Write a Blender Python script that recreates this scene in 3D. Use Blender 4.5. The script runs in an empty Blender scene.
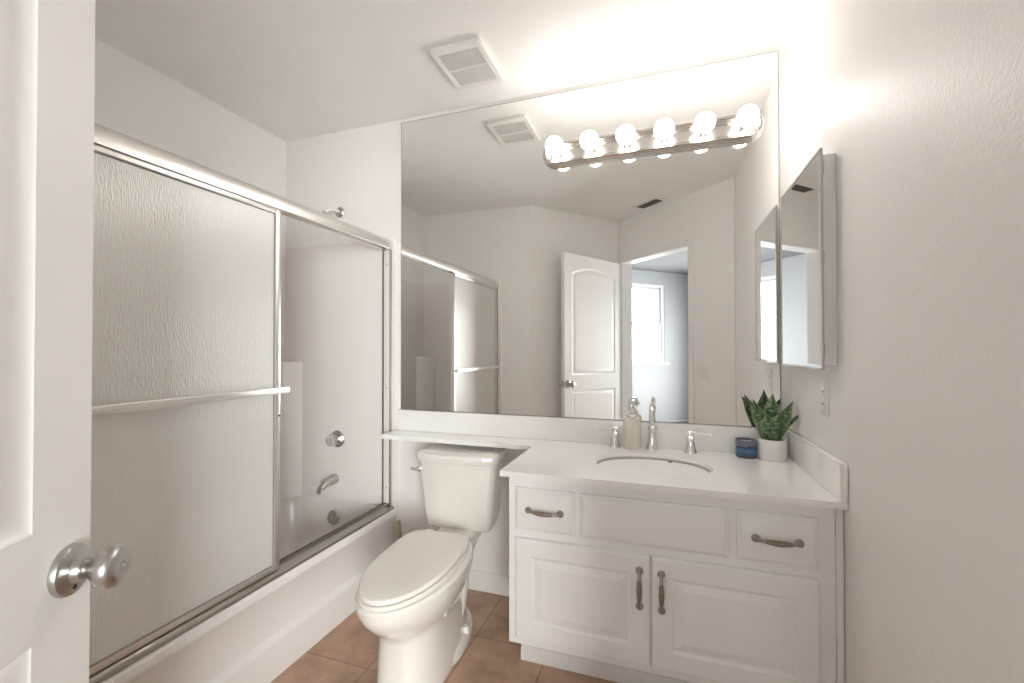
import bpy, bmesh, math, random
from mathutils import Vector, Matrix
random.seed(4)
PI = math.pi
S = bpy.context.scene
COL = S.collection

# ------------------------------------------------------------------ camera, world, light, exposure
cam_d = bpy.data.cameras.new('camera')
cam = bpy.data.objects.new('camera', cam_d)
COL.objects.link(cam)
cam_d.sensor_width = 36.0
cam_d.lens = 443.9115 * 36.0 / 1024.0
cam_d.shift_y = 0.002
cam_d.clip_start = 0.01
cam.location = (0, 0, 1.209)
cam.rotation_mode = 'YXZ'
cam.matrix_world = (Matrix.Translation((0, 0, 1.209)) @ Matrix.Rotation(0.3308, 4, 'Z')
                    @ Matrix.Rotation(PI / 2 + 0.0108, 4, 'X') @ Matrix.Rotation(-0.001, 4, 'Z'))
S.camera = cam

world = bpy.data.worlds.new('sky')
S.world = world
world.use_nodes = True
wb = world.node_tree.nodes['Background']
wb.inputs[0].default_value = (0.80, 0.90, 1.0, 1)
wb.inputs[1].default_value = 3.0

BULB_STRENGTH = 12.0
WINDOW_POWER = 18.0
FILL_WINDOW_POWER = 185.0  # strength of the added fill light
S.view_settings.view_transform = 'Standard'
S.view_settings.look = 'None'
S.view_settings.gamma = 1.0
S.view_settings.use_curve_mapping = False
S.view_settings.exposure = 1.0
try:
    S.cycles.max_bounces = 16
    S.cycles.diffuse_bounces = 8
    S.cycles.glossy_bounces = 8
    S.cycles.transmission_bounces = 10
    S.cycles.transparent_max_bounces = 16
    S.cycles.caustics_reflective = True
    S.cycles.use_denoising = True
    S.cycles.sample_clamp_indirect = 8.0
except Exception:
    pass

# ------------------------------------------------------------------ layout (metres, camera at x=y=0)
D = 2.06            # mirror plane
YB = 2.066          # back wall
XR = 0.487
XL = -2.138
H = 2.448
TX = -1.355         # tub apron
FY = 0.451          # wall at the near end of the tub
R2 = math.sqrt(0.5)
def uv(u, v):       # frame of the angled door wall: u along it, v out of the bathroom
    return ((u + v) * R2, (u - v) * R2)
V0, V1 = -0.0636, 0.056
UO0, UO1 = -0.495, 0.335      # door opening
PC = (-1.091, FY)
PD = uv(-0.5285, V0)
PE = (XR, XR + 0.09)
DOORH = 2.035

# ------------------------------------------------------------------ materials
def new_mat(name):
    m = bpy.data.materials.new(name)
    m.use_nodes = True
    return m, m.node_tree, m.node_tree.nodes['Principled BSDF']

def mat(name, col, rough=0.5, metal=0.0, bump=0.0, bscale=80.0, spec=None, var=0.0, vscale=6.0, coat=0.0, bdist=0.002, stretch=None):
    m, t, b = new_mat(name)
    b.inputs['Base Color'].default_value = (*col, 1)
    b.inputs['Roughness'].default_value = rough
    b.inputs['Metallic'].default_value = metal
    if spec is not None: b.inputs['Specular IOR Level'].default_value = spec
    if coat: b.inputs['Coat Weight'].default_value = coat; b.inputs['Coat Roughness'].default_value = 0.08
    tc = t.nodes.new('ShaderNodeTexCoord')
    src = tc.outputs['Object']
    if stretch:
        mp = t.nodes.new('ShaderNodeMapping'); mp.inputs['Scale'].default_value = stretch
        t.links.new(src, mp.inputs[0]); src = mp.outputs[0]
    if bump:
        n = t.nodes.new('ShaderNodeTexNoise'); n.inputs['Scale'].default_value = bscale; n.inputs['Detail'].default_value = 3
        t.links.new(src, n.inputs['Vector'])
        bp = t.nodes.new('ShaderNodeBump'); bp.inputs['Strength'].default_value = bump; bp.inputs['Distance'].default_value = bdist
        t.links.new(n.outputs[0], bp.inputs['Height']); t.links.new(bp.outputs[0], b.inputs['Normal'])
    if var:
        n2 = t.nodes.new('ShaderNodeTexNoise'); n2.inputs['Scale'].default_value = vscale; n2.inputs['Detail'].default_value = 4
        t.links.new(src, n2.inputs['Vector'])
        r = t.nodes.new('ShaderNodeValToRGB')
        r.color_ramp.elements[0].position = 0.3; r.color_ramp.elements[1].position = 0.7
        r.color_ramp.elements[0].color = (*[c * (1 - var) for c in col], 1)
        r.color_ramp.elements[1].color = (*[min(1, c * (1 + var)) for c in col], 1)
        t.links.new(n2.outputs[0], r.inputs[0]); t.links.new(r.outputs[0], b.inputs['Base Color'])
    return m

M = {}
M['wall'] = mat('painted_wall', (0.865, 0.847, 0.826), 0.42, bump=0.5, bscale=120, bdist=0.0022, var=0.01, vscale=2, spec=0.35)
M['ceiling'] = mat('painted_ceiling', (0.895, 0.88, 0.858), 0.7, bump=0.35, bscale=120, bdist=0.002, var=0.01)
M['trim'] = mat('white_trim_paint', (0.84, 0.82, 0.80), 0.35, bump=0.03, bscale=200)
M['door'] = mat('white_door_paint', (0.82, 0.79, 0.765), 0.38, bump=0.05, bscale=160)
M['cabinet'] = mat('white_cabinet_paint', (0.905, 0.90, 0.89), 0.35, bump=0.03, bscale=150, var=0.008)
M['marble'] = mat('white_cultured_marble', (0.955, 0.945, 0.93), 0.16, coat=0.5, var=0.012, vscale=5)
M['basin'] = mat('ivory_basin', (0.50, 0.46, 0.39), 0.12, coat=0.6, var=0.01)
M['china'] = mat('warm_white_china', (0.83, 0.80, 0.755), 0.12, coat=0.7, var=0.008)
M['seat'] = mat('seat_plastic', (0.84, 0.805, 0.76), 0.22, coat=0.2, var=0.008)
M['tub'] = mat('white_fiberglass', (0.84, 0.81, 0.79), 0.22, coat=0.3, var=0.01, vscale=3)
M['surround'] = mat('fiberglass_surround', (0.83, 0.795, 0.775), 0.3, coat=0.2, var=0.012, vscale=2)
M['alu'] = mat('satin_aluminium', (0.82, 0.80, 0.775), 0.33, 1.0, bump=0.04, bscale=60, stretch=(1, 0.02, 1))
M['alu_dark'] = mat('track_aluminium', (0.42, 0.39, 0.355), 0.34, 1.0, bump=0.04, bscale=60, stretch=(1, 0.02, 1))
M['chrome'] = mat('chrome', (0.86, 0.85, 0.84), 0.06, 1.0, bump=0.01, bscale=40)
M['light_metal'] = mat('brushed_fixture_metal', (0.66, 0.63, 0.60), 0.20, 1.0, bump=0.03, bscale=60, stretch=(0.05, 1, 1))
M['satin_nickel'] = mat('satin_nickel', (0.52, 0.50, 0.48), 0.30, 1.0, bump=0.03, bscale=90)
M['pewter'] = mat('pewter', (0.40, 0.375, 0.35), 0.28, 1.0, bump=0.06, bscale=90)
M['bronze_grip'] = mat('taupe_grip', (0.27, 0.215, 0.165), 0.42, 0.3, bump=0.06, bscale=120)
M['mirror'] = mat('mirror_silver', (0.93, 0.935, 0.925), 0.0, 1.0, var=0.002)
M['mirror_edge'] = mat('mirror_edge', (0.20, 0.19, 0.17), 0.3, 0.6, bump=0.02)
M['steel_white'] = mat('cabinet_side_enamel', (0.88, 0.89, 0.89), 0.32, bump=0.02)
M['plastic'] = mat('white_plastic', (0.83, 0.81, 0.78), 0.4, bump=0.02)
M['slot'] = mat('dark_slot', (0.045, 0.04, 0.035), 0.6, bump=0.05)
M['vent_slot'] = mat('grille_gap', (0.10, 0.09, 0.08), 0.7, bump=0.05)
M['vent_dark'] = mat('register_louvre', (0.20, 0.185, 0.17), 0.6, bump=0.05)
M['porcelain'] = mat('lever_porcelain', (0.90, 0.88, 0.85), 0.12, coat=0.5, var=0.004)
M['soap'] = mat('soap_bottle_ceramic', (0.80, 0.75, 0.67), 0.3, bump=0.08, bscale=60, var=0.03, vscale=40)
M['pot'] = mat('white_pot_ceramic', (0.86, 0.83, 0.81), 0.35, var=0.01)
M['soil'] = mat('potting_soil', (0.035, 0.027, 0.02), 0.95, bump=0.8, bscale=220, bdist=0.006)
M['wax'] = mat('candle_wax', (0.55, 0.60, 0.66), 0.5, bump=0.02)
M['cork'] = mat('beige_vinyl', (0.60, 0.50, 0.37), 0.5, bump=0.05)
M['carpet'] = mat('brown_carpet', (0.22, 0.19, 0.16), 0.95, bump=0.7, bscale=400, bdist=0.004, var=0.06, vscale=60)
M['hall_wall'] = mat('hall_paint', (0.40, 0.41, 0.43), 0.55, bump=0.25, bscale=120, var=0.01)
M['hall_ceiling'] = mat('painted_shade_ceiling', (0.22, 0.22, 0.225), 0.7, bump=0.25, bscale=120, var=0.01)  # dark grey base stands in for the shade on the hall ceiling
M['gasket'] = mat('grey_vinyl_gasket', (0.30, 0.29, 0.275), 0.5, bump=0.03)
M['jamb_cover'] = mat('cream_jamb_cover', (0.80, 0.77, 0.72), 0.4, bump=0.02)
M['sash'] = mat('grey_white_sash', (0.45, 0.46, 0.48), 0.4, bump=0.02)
M['black'] = mat('black_metal', (0.02, 0.02, 0.02), 0.35, 0.6, bump=0.02)
M['clear'] = None

def tile_mat():
    m, t, b = new_mat('floor_tile')
    tc = t.nodes.new('ShaderNodeTexCoord')
    mp = t.nodes.new('ShaderNodeMapping'); mp.inputs['Location'].default_value = (0.755 + 3.1, -1.419 + 3.1, 0)
    t.links.new(tc.outputs['Object'], mp.inputs[0])
    br = t.nodes.new('ShaderNodeTexBrick')
    br.offset = 0.0; br.squash = 1.0
    br.inputs['Scale'].default_value = 1.0
    br.inputs['Brick Width'].default_value = 0.31
    br.inputs['Row Height'].default_value = 0.31
    br.inputs['Mortar Size'].default_value = 0.0025
    br.inputs['Mortar Smooth'].default_value = 0.3
    br.inputs['Bias'].default_value = 0.0
    br.inputs['Color1'].default_value = (0.50, 0.335, 0.235, 1)
    br.inputs['Color2'].default_value = (0.45, 0.295, 0.20, 1)
    br.inputs['Mortar'].default_value = (0.24, 0.155, 0.10, 1)
    t.links.new(mp.outputs[0], br.inputs['Vector'])
    n = t.nodes.new('ShaderNodeTexNoise'); n.inputs['Scale'].default_value = 7; n.inputs['Detail'].default_value = 7; n.inputs['Roughness'].default_value = 0.65
    t.links.new(tc.outputs['Object'], n.inputs['Vector'])
    rp = t.nodes.new('ShaderNodeValToRGB')
    rp.color_ramp.elements[0].position = 0.3; rp.color_ramp.elements[0].color = (0.70, 0.70, 0.70, 1)
    rp.color_ramp.elements[1].position = 0.72; rp.color_ramp.elements[1].color = (1.28, 1.28, 1.30, 1)
    t.links.new(n.outputs[0], rp.inputs[0])
    mx = t.nodes.new('ShaderNodeMix'); mx.data_type = 'RGBA'; mx.blend_type = 'MULTIPLY'; mx.inputs[0].default_value = 1.0
    t.links.new(br.outputs['Color'], mx.inputs[6]); t.links.new(rp.outputs[0], mx.inputs[7])
    t.links.new(mx.outputs[2], b.inputs['Base Color'])
    b.inputs['Roughness'].default_value = 0.36
    inv = t.nodes.new('ShaderNodeMath'); inv.operation = 'MULTIPLY_ADD'; inv.inputs[1].default_value = -1.0
    t.links.new(br.outputs['Fac'], inv.inputs[0]); 
    n2 = t.nodes.new('ShaderNodeTexNoise'); n2.inputs['Scale'].default_value = 30; n2.inputs['Detail'].default_value = 4
    t.links.new(tc.outputs['Object'], n2.inputs['Vector']); t.links.new(n2.outputs[0], inv.inputs[2])
    bp = t.nodes.new('ShaderNodeBump'); bp.inputs['Strength'].default_value = 0.35; bp.inputs['Distance'].default_value = 0.003
    t.links.new(inv.outputs[0], bp.inputs['Height']); t.links.new(bp.outputs[0], b.inputs['Normal'])
    return m
M['tile'] = tile_mat()

def frosted(name, tint):
    m = bpy.data.materials.new(name); m.use_nodes = True
    t = m.node_tree; t.nodes.clear()
    out = t.nodes.new('ShaderNodeOutputMaterial')
    tc = t.nodes.new('ShaderNodeTexCoord')
    mp = t.nodes.new('ShaderNodeMapping'); mp.inputs['Scale'].default_value = (1, 1, 0.22)
    t.links.new(tc.outputs['Object'], mp.inputs[0])
    n = t.nodes.new('ShaderNodeTexNoise'); n.inputs['Scale'].default_value = 260; n.inputs['Detail'].default_value = 2
    t.links.new(mp.outputs[0], n.inputs['Vector'])
    bp = t.nodes.new('ShaderNodeBump'); bp.inputs['Strength'].default_value = 0.6; bp.inputs['Distance'].default_value = 0.0025
    t.links.new(n.outputs[0], bp.inputs['Height'])
    tr = t.nodes.new('ShaderNodeBsdfTranslucent'); tr.inputs[0].default_value = (*tint, 1)
    rf = t.nodes.new('ShaderNodeBsdfRefraction'); rf.inputs[0].default_value = (*tint, 1); rf.inputs['Roughness'].default_value = 0.3; rf.inputs['IOR'].default_value = 1.2
    gl = t.nodes.new('ShaderNodeBsdfGlossy'); gl.inputs[0].default_value = (1, 1, 1, 1); gl.inputs['Roughness'].default_value = 0.22
    df = t.nodes.new('ShaderNodeBsdfDiffuse'); df.inputs[0].default_value = (*[c * .97 for c in tint], 1)
    for x in (tr, rf, gl, df): t.links.new(bp.outputs[0], x.inputs['Normal'])
    def mixs(f, a, b_):
        x = t.nodes.new('ShaderNodeMixShader'); x.inputs[0].default_value = f
        t.links.new(a.outputs[0], x.inputs[1]); t.links.new(b_.outputs[0], x.inputs[2]); return x
    a = mixs(0.38, tr, rf); a2 = mixs(0.55, a, df); a3 = mixs(0.12, a2, gl)
    t.links.new(a3.outputs[0], out.inputs[0])
    return m
M['frost'] = frosted('obscure_textured_glass', (0.985, 0.975, 0.95))

def thin_glass():
    m = bpy.data.materials.new('window_glass'); m.use_nodes = True
    t = m.node_tree; t.nodes.clear()
    out = t.nodes.new('ShaderNodeOutputMaterial')
    tr = t.nodes.new('ShaderNodeBsdfTransparent'); tr.inputs[0].default_value = (0.97, 0.985, 0.98, 1)
    gl = t.nodes.new('ShaderNodeBsdfGlossy'); gl.inputs['Roughness'].default_value = 0.01
    x = t.nodes.new('ShaderNodeMixShader')
    x.inputs[0].default_value = 0.05
    t.links.new(tr.outputs[0], x.inputs[1]); t.links.new(gl.outputs[0], x.inputs[2])
    t.links.new(x.outputs[0], out.inputs[0])
    return m
M['glass'] = thin_glass()

def acrylic():
    m, t, b = new_mat('clear_acrylic')
    b.inputs['Base Color'].default_value = (0.97, 0.95, 0.92, 1)
    b.inputs['Transmission Weight'].default_value = 0.75
    b.inputs['Roughness'].default_value = 0.12
    b.inputs['IOR'].default_value = 1.48
    return m
M['acrylic'] = acrylic()

def bulb_mat():
    m, t, b = new_mat('lit_globe_bulb')
    b.inputs['Base Color'].default_value = (1, 1, 1, 1)
    b.inputs['Emission Color'].default_value = (1.0, 0.955, 0.905, 1)
    b.inputs['Emission Strength'].default_value = BULB_STRENGTH
    return m
M['bulb'] = bulb_mat()

def candle_mat():
    m, t, b = new_mat('blue_candle_jar')
    tc = t.nodes.new('ShaderNodeTexCoord')
    sp = t.nodes.new('ShaderNodeSeparateXYZ'); t.links.new(tc.outputs['Object'], sp.inputs[0])
    n = t.nodes.new('ShaderNodeTexNoise'); n.inputs['Scale'].default_value = 55; n.inputs['Detail'].default_value = 5
    mp = t.nodes.new('ShaderNodeMapping'); mp.inputs['Scale'].default_value = (1, 1, 2.2)
    t.links.new(tc.outputs['Object'], mp.inputs[0]); t.links.new(mp.outputs[0], n.inputs['Vector'])
    ad = t.nodes.new('ShaderNodeMath'); ad.operation = 'MULTIPLY_ADD'; ad.inputs[1].default_value = 0.035
    t.links.new(n.outputs[0], ad.inputs[0]); t.links.new(sp.outputs[2], ad.inputs[2])
    mr = t.nodes.new('ShaderNodeMapRange'); mr.inputs[1].default_value = 0.012; mr.inputs[2].default_value = 0.095
    t.links.new(ad.outputs[0], mr.inputs[0])
    rp = t.nodes.new('ShaderNodeValToRGB'); e = rp.color_ramp.elements
    e[0].position = 0.0; e[0].color = (0.045, 0.06, 0.08, 1); e[1].position = 1.0; e[1].color = (0.17, 0.17, 0.22, 1)
    for p, c in ((0.25, (0.07, 0.10, 0.17, 1)), (0.45, (0.075, 0.16, 0.33, 1)), (0.58, (0.03, 0.05, 0.09, 1)), (0.68, (0.15, 0.155, 0.21, 1))):
        k = e.new(p); k.color = c
    t.links.new(mr.outputs[0], rp.inputs[0]); t.links.new(rp.outputs[0], b.inputs['Base Color'])
    b.inputs['Roughness'].default_value = 0.15
    return m
M['candle'] = candle_mat()

def leaf_mat():
    m, t, b = new_mat('snake_plant_leaf')
    u = t.nodes.new('ShaderNodeUVMap'); u.uv_map = 'UVMap'
    sp = t.nodes.new('ShaderNodeSeparateXYZ'); t.links.new(u.outputs[0], sp.inputs[0])
    n = t.nodes.new('ShaderNodeTexNoise'); n.inputs['Scale'].default_value = 7; n.inputs['Detail'].default_value = 2
    mp = t.nodes.new('ShaderNodeMapping'); mp.inputs['Scale'].default_value = (0.35, 2.6, 1)
    t.links.new(u.outputs[0], mp.inputs[0]); t.links.new(mp.outputs[0], n.inputs['Vector'])
    rp = t.nodes.new('ShaderNodeValToRGB'); e = rp.color_ramp.elements
    e[0].position = 0.36; e[0].color = (0.036, 0.085, 0.046, 1)
    e[1].position = 0.64; e[1].color = (0.29, 0.36, 0.21, 1)
    k = e.new(0.50); k.color = (0.085, 0.165, 0.08, 1)
    t.links.new(n.outputs[0], rp.inputs[0])
    # paler green margins
    a = t.nodes.new('ShaderNodeMath'); a.operation = 'SUBTRACT'; a.inputs[1].default_value = 0.5
    ab = t.nodes.new('ShaderNodeMath'); ab.operation = 'ABSOLUTE'
    st = t.nodes.new('ShaderNodeMapRange'); st.inputs[1].default_value = 0.36; st.inputs[2].default_value = 0.47
    t.links.new(sp.outputs[0], a.inputs[0]); t.links.new(a.outputs[0], ab.inputs[0]); t.links.new(ab.outputs[0], st.inputs[0])
    mx = t.nodes.new('ShaderNodeMix'); mx.data_type = 'RGBA'
    t.links.new(st.outputs[0], mx.inputs[0]); t.links.new(rp.outputs[0], mx.inputs[6]); mx.inputs[7].default_value = (0.25, 0.33, 0.15, 1)
    t.links.new(mx.outputs[2], b.inputs['Base Color'])
    b.inputs['Roughness'].default_value = 0.38
    return m
M['leaf'] = leaf_mat()

# ------------------------------------------------------------------ mesh helpers
def BM(): return bmesh.new()

def box(bm, x0, x1, y0, y1, z0, z1, bev=0.0, seg=2):
    """axis aligned box, optionally with rounded edges"""
    t = bmesh.new()
    bmesh.ops.create_cube(t, size=1)
    for v in t.verts:
        v.co = Vector((x0 + (v.co.x + .5) * (x1 - x0), y0 + (v.co.y + .5) * (y1 - y0), z0 + (v.co.z + .5) * (z1 - z0)))
    if bev: bmesh.ops.bevel(t, geom=t.edges[:], offset=bev, segments=seg, affect='EDGES', profile=0.6)
    join(bm, t)

def join(bm, t, mtx=None):
    if mtx: bmesh.ops.transform(t, matrix=mtx, verts=t.verts[:])
    me = bpy.data.meshes.new('tmp'); t.to_mesh(me); t.free()
    bm.from_mesh(me); bpy.data.meshes.remove(me)

def loft(bm, rings, cap0=True, cap1=True, closed=True):
    vr = [[bm.verts.new(p) for p in r] for r in rings]
    n = len(vr[0])
    for a, b in zip(vr[:-1], vr[1:]):
        for i in range(n if closed else n - 1):
            j = (i + 1) % n
            try: bm.faces.new((a[i], a[j], b[j], b[i]))
            except ValueError: pass
    if cap0: bm.faces.new(list(reversed(vr[0])))
    if cap1: bm.faces.new(vr[-1])
    return vr

def lathe(bm, prof, origin=(0, 0, 0), axis='Z', n=32, cap=True):
    """prof: (radius, height) pairs along the axis"""
    rings = []
    for r, h in prof:
        r = max(r, 1e-5)
        rings.append([Vector((r * math.cos(2 * PI * i / n), r * math.sin(2 * PI * i / n), h)) for i in range(n)])
    t = bmesh.new()
    loft(t, rings, cap, cap)
    if isinstance(axis, Vector):
        q = Vector((0, 0, 1)).rotation_difference(axis.normalized()).to_matrix().to_4x4()
    else:
        q = {'Z': Matrix.Identity(4), 'X': Matrix.Rotation(PI / 2, 4, 'Y'), '-X': Matrix.Rotation(-PI / 2, 4, 'Y'),
             'Y': Matrix.Rotation(-PI / 2, 4, 'X'), '-Y': Matrix.Rotation(PI / 2, 4, 'X'), '-Z': Matrix.Rotation(PI, 4, 'X')}[axis]
    join(bm, t, Matrix.Translation(origin) @ q)

def tube(bm, pts, rad, n=14, smooth=6, cap=True):
    """round tube through points (Catmull-Rom), rad is one number or one per point"""
    P = [Vector(p) for p in pts]
    Rr = rad if isinstance(rad, (list, tuple)) else [rad] * len(P)
    out, ro = [], []
    if smooth and len(P) > 2:
        for i in range(len(P) - 1):
            p0, p1, p2, p3 = P[max(i - 1, 0)], P[i], P[i + 1], P[min(i + 2, len(P) - 1)]
            for k in range(smooth):
                s = k / smooth
                out.append(0.5 * ((2 * p1) + (p2 - p0) * s + (2 * p0 - 5 * p1 + 4 * p2 - p3) * s * s + (3 * p1 - p0 - 3 * p2 + p3) * s ** 3))
                ro.append(Rr[i] * (1 - s) + Rr[i + 1] * s)
        out.append(P[-1]); ro.append(Rr[-1])
    else:
        out, ro = P, list(Rr)
    rings = []
    tg = (out[1] - out[0]).normalized()
    nrm = tg.orthogonal().normalized()
    for i, p in enumerate(out):
        t2 = (out[min(i + 1, len(out) - 1)] - out[max(i - 1, 0)]).normalized()
        q = tg.rotation_difference(t2); nrm = (q @ nrm).normalized(); tg = t2
        b = tg.cross(nrm)
        rings.append([p + (nrm * math.cos(2 * PI * k / n) + b * math.sin(2 * PI * k / n)) * ro[i] for k in range(n)])
    loft(bm, rings, cap, cap)

def prism(bm, poly, z0, z1):
    """plan polygon (counter-clockwise) pulled up between two heights"""
    loft(bm, [[Vector((x, y, z0)) for x, y in poly], [Vector((x, y, z1)) for x, y in poly]])

def rrect(x0, x1, y0, y1, r, n=5):
    pts = []
    for cx, cy, a in ((x1 - r, y1 - r, 0), (x0 + r, y1 - r, PI / 2), (x0 + r, y0 + r, PI), (x1 - r, y0 + r, 3 * PI / 2)):
        for k in range(n + 1):
            t = a + (PI / 2) * k / n
            pts.append((cx + r * math.cos(t), cy + r * math.sin(t)))
    return pts

def plate(bm, outline, holes, to3, w0, w1):
    """flat plate with holes; outline/holes are 2D loops, to3(a, b, w) gives 3D, w0/w1 are its two faces"""
    for w in (w0, w1):
        ed = []
        t = bmesh.new()
        for lp in [outline] + holes:
            vs = [t.verts.new((a, b, 0)) for a, b in lp]
            for i in range(len(vs)): ed.append(t.edges.new((vs[i], vs[(i + 1) % len(vs)])))
        bmesh.ops.triangle_fill(t, use_beauty=True, edges=ed)
        for v in t.verts: v.co = to3(v.co.x, v.co.y, w)
        join(bm, t)
    for lp in [outline] + holes:
        loft(bm, [[to3(a, b, w0) for a, b in lp], [to3(a, b, w1) for a, b in lp]], False, False)

def offset_loop(lp, d):
    """shrink a counter-clockwise loop by d (per-vertex mitre)"""
    n = len(lp); out = []
    for i in range(n):
        p0, p1, p2 = Vector(lp[i - 1]), Vector(lp[i]), Vector(lp[(i + 1) % n])
        a = (p1 - p0); b = (p2 - p1)
        if a.length < 1e-9 or b.length < 1e-9: out.append(tuple(p1)); continue
        a.normalize(); b.normalize()
        na, nb = Vector((-a.y, a.x)), Vector((-b.y, b.x))
        m = (na + nb)
        m = m / max(0.3, (1 + na.dot(nb)))
        q = p1 + m * d
        out.append((q.x, q.y))
    return out

def world_origin(o):
    v = Vector((0, 0, 0))
    while o is not None:
        v += Vector(o['_o']) if '_o' in o else Vector(o.location); o = o.parent
    return v

def obj(name, bm, m, parent=None, label=None, local=False, angle=35, weld=True):
    if weld: bmesh.ops.remove_doubles(bm, verts=bm.verts[:], dist=1e-5)
    bmesh.ops.recalc_face_normals(bm, faces=bm.faces[:])
    me = bpy.data.meshes.new(name)
    off = Vector((0, 0, 0))
    if not local:
        if parent is None:
            xs = [v.co for v in bm.verts]
            off = Vector(((min(v.x for v in xs) + max(v.x for v in xs)) / 2, (min(v.y for v in xs) + max(v.y for v in xs)) / 2, min(v.z for v in xs)))
        else:
            off = world_origin(parent)
        for v in bm.verts: v.co -= off
    bm.to_mesh(me); bm.free()
    for p in me.polygons: p.use_smooth = True
    me.set_sharp_from_angle(angle=math.radians(angle))
    if isinstance(m, (list, tuple)):
        for k in m: me.materials.append(M[k])
    else:
        me.materials.append(M[m])
    o = bpy.data.objects.new(name, me)
    COL.objects.link(o)
    if parent is not None: o.parent = parent
    else: o.location = off
    if label: o['label'] = label
    return o

def thing(name, label, cat, loc=(0, 0, 0), rotz=0.0, group=None):
    o = bpy.data.objects.new(name, None)
    o.empty_display_size = 0.05
    COL.objects.link(o)
    o.location = loc; o.rotation_euler = (0, 0, rotz)
    o['label'] = label; o['category'] = cat
    if group: o['group'] = group
    return o

def tag(o, label, cat, group=None):
    o['label'] = label; o['category'] = cat
    if group: o['group'] = group
    return o

def struct(name, bm, m, label, cat):
    # shell pieces keep the world origin so that their textures line up
    o = obj(name, bm, m, local=True)
    o['kind'] = 'structure'; o['label'] = label; o['category'] = cat
    return o

def kid(name, bm, m, parent, label=None, **k):
    """child whose mesh sits in the coordinates of a part at the parent's origin"""
    return obj(name, bm, m, parent, label, **k)

# ================================================================== THE SHELL
W = 0.10
b = BM(); prism(b, [(XL - W, FY - W), (PC[0], FY - W), (PD[0] - .05, PD[1] - .05), uv(-.5285, V1), uv(0.80, V1), (XR + W, PE[1]), (XR + W, YB + W), (XL - W, YB + W)], -0.06, 0.0)
struct('floor', b, 'tile', 'brown square tiled bathroom floor', 'floor')
b = BM(); prism(b, [(XL - W, FY - W), (PC[0] - .05, FY - W), (PD[0] - .08, PD[1] - .08), uv(-.60, V1), uv(0.80, V1), (XR + W, PE[1]), (XR + W, YB + W), (XL - W, YB + W)], H, H + 0.06)
struct('ceiling', b, 'ceiling', 'off white textured ceiling', 'ceiling')
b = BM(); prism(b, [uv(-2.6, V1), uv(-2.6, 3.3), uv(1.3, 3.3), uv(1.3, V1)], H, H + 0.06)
struct('ceiling_hall', b, 'hall_ceiling', 'ceiling of the room beyond the doorway, its shade painted grey', 'ceiling')
b = BM(); box(b, XL - W, XR + W, YB, YB + W, 0, H)
struct('wall_back', b, 'wall', 'off white wall carrying the big mirror', 'wall')
b = BM(); box(b, XL - W, XL, FY - W, YB, 0, H)
struct('wall_left', b, 'wall', 'off white long wall behind the bathtub', 'wall')
b = BM(); prism(b, [(XR, PE[1]), (XR + W, PE[1] - .03), (XR + W, YB), (XR, YB)], 0, H)
struct('wall_right', b, 'wall', 'off white textured wall on the right', 'wall')
b = BM(); prism(b, [(XL, FY - W), (PC[0] - 0.06, FY - W), (PC[0], FY), (XL, FY)], 0, H)
struct('wall_front', b, 'wall', 'off white end wall of the tub alcove', 'wall')
b = BM(); prism(b, [PC, (PC[0] - .06, FY - W), (PD[0] - .08, PD[1] - .05), PD], 0, H)
struct('wall_diagonal', b, 'wall', 'off white angled wall behind the open door', 'wall')
b = BM()
prism(b, [uv(-.5285, V0), uv(-.5285, V1), uv(UO0, V1), uv(UO0, V0)], 0, H)
prism(b, [uv(UO1, V0), uv(UO1, V1), uv(0.80, V1), uv(0.745, V0)], 0, H)
prism(b, [uv(UO0, V0), uv(UO0, V1), uv(UO1, V1), uv(UO1, V0)], DOORH + .012, H)
struct('wall_door', b, 'wall', 'angled wall with the doorway opening', 'wall')

# door lining and casing
b = BM()
JT = 0.012
for u0, u1 in ((UO0, UO0 + JT), (UO1 - JT, UO1)):
    prism(b, [uv(u0, V0), uv(u0, V1), uv(u1, V1), uv(u1, V0)], 0, DOORH + .012)
prism(b, [uv(UO0, V0), uv(UO0, V1), uv(UO1, V1), uv(UO1, V0)], DOORH, DOORH + .012)
for v0, v1 in ((V0 - .012, V0), (V1, V1 + .012)):
    for u0, u1 in ((UO0 - .030, UO0 + .004), (UO1 - .004, UO1 + .045)):
        prism(b, [uv(u0, v0), uv(u0, v1), uv(u1, v1), uv(u1, v0)], 0, DOORH + .005)
    prism(b, [uv(UO0 - .030, v0), uv(UO0 - .030, v1), uv(UO1 + .045, v1), uv(UO1 + .045, v0)], DOORH + .005, DOORH + .053)
tr = struct('trim_1', b, 'trim', 'white lining and casing around the doorway', 'door trim')
b = BM()
prism(b, [uv(UO1 - JT - .002, -.02), uv(UO1 - JT - .002, .012), uv(UO1 - JT, .012), uv(UO1 - JT, -.02)], .88, .94)
obj('strike_plate', b, 'black', tr, 'small black strike plate', local=True)

# baseboards
def baseboard(name, p, q, nrm, label):
    p, q, n_ = Vector((*p, 0)), Vector((*q, 0)), Vector((*nrm, 0)).normalized()
    prof = [(0, 0), (.013, 0), (.013, .062), (.009, .070), (.009, .078), (.005, .090), (0, .092)]
    t = BM()
    loft(t, [[s + n_ * a + Vector((0, 0, z)) for a, z in prof] for s in (p, q)])
    return struct(name, t, 'trim', label, 'baseboard')
baseboard('baseboard_back', (TX + .012, YB), (-.535, YB), (0, -1), 'white baseboard behind the toilet')
baseboard('baseboard_right', (XR, PE[1] + .02), (XR, 1.60), (-1, 0), 'white baseboard along the right wall')
baseboard('baseboard_diagonal', (PC[0] + .01, PC[1] - .012), (PD[0] - .01, PD[1] + .012), (.757, .653), 'white baseboard on the angled wall')
baseboard('baseboard_door', uv(UO1 + .047, V0), uv(.73, V0), (-R2, R2), 'white baseboard beside the doorway')

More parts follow.
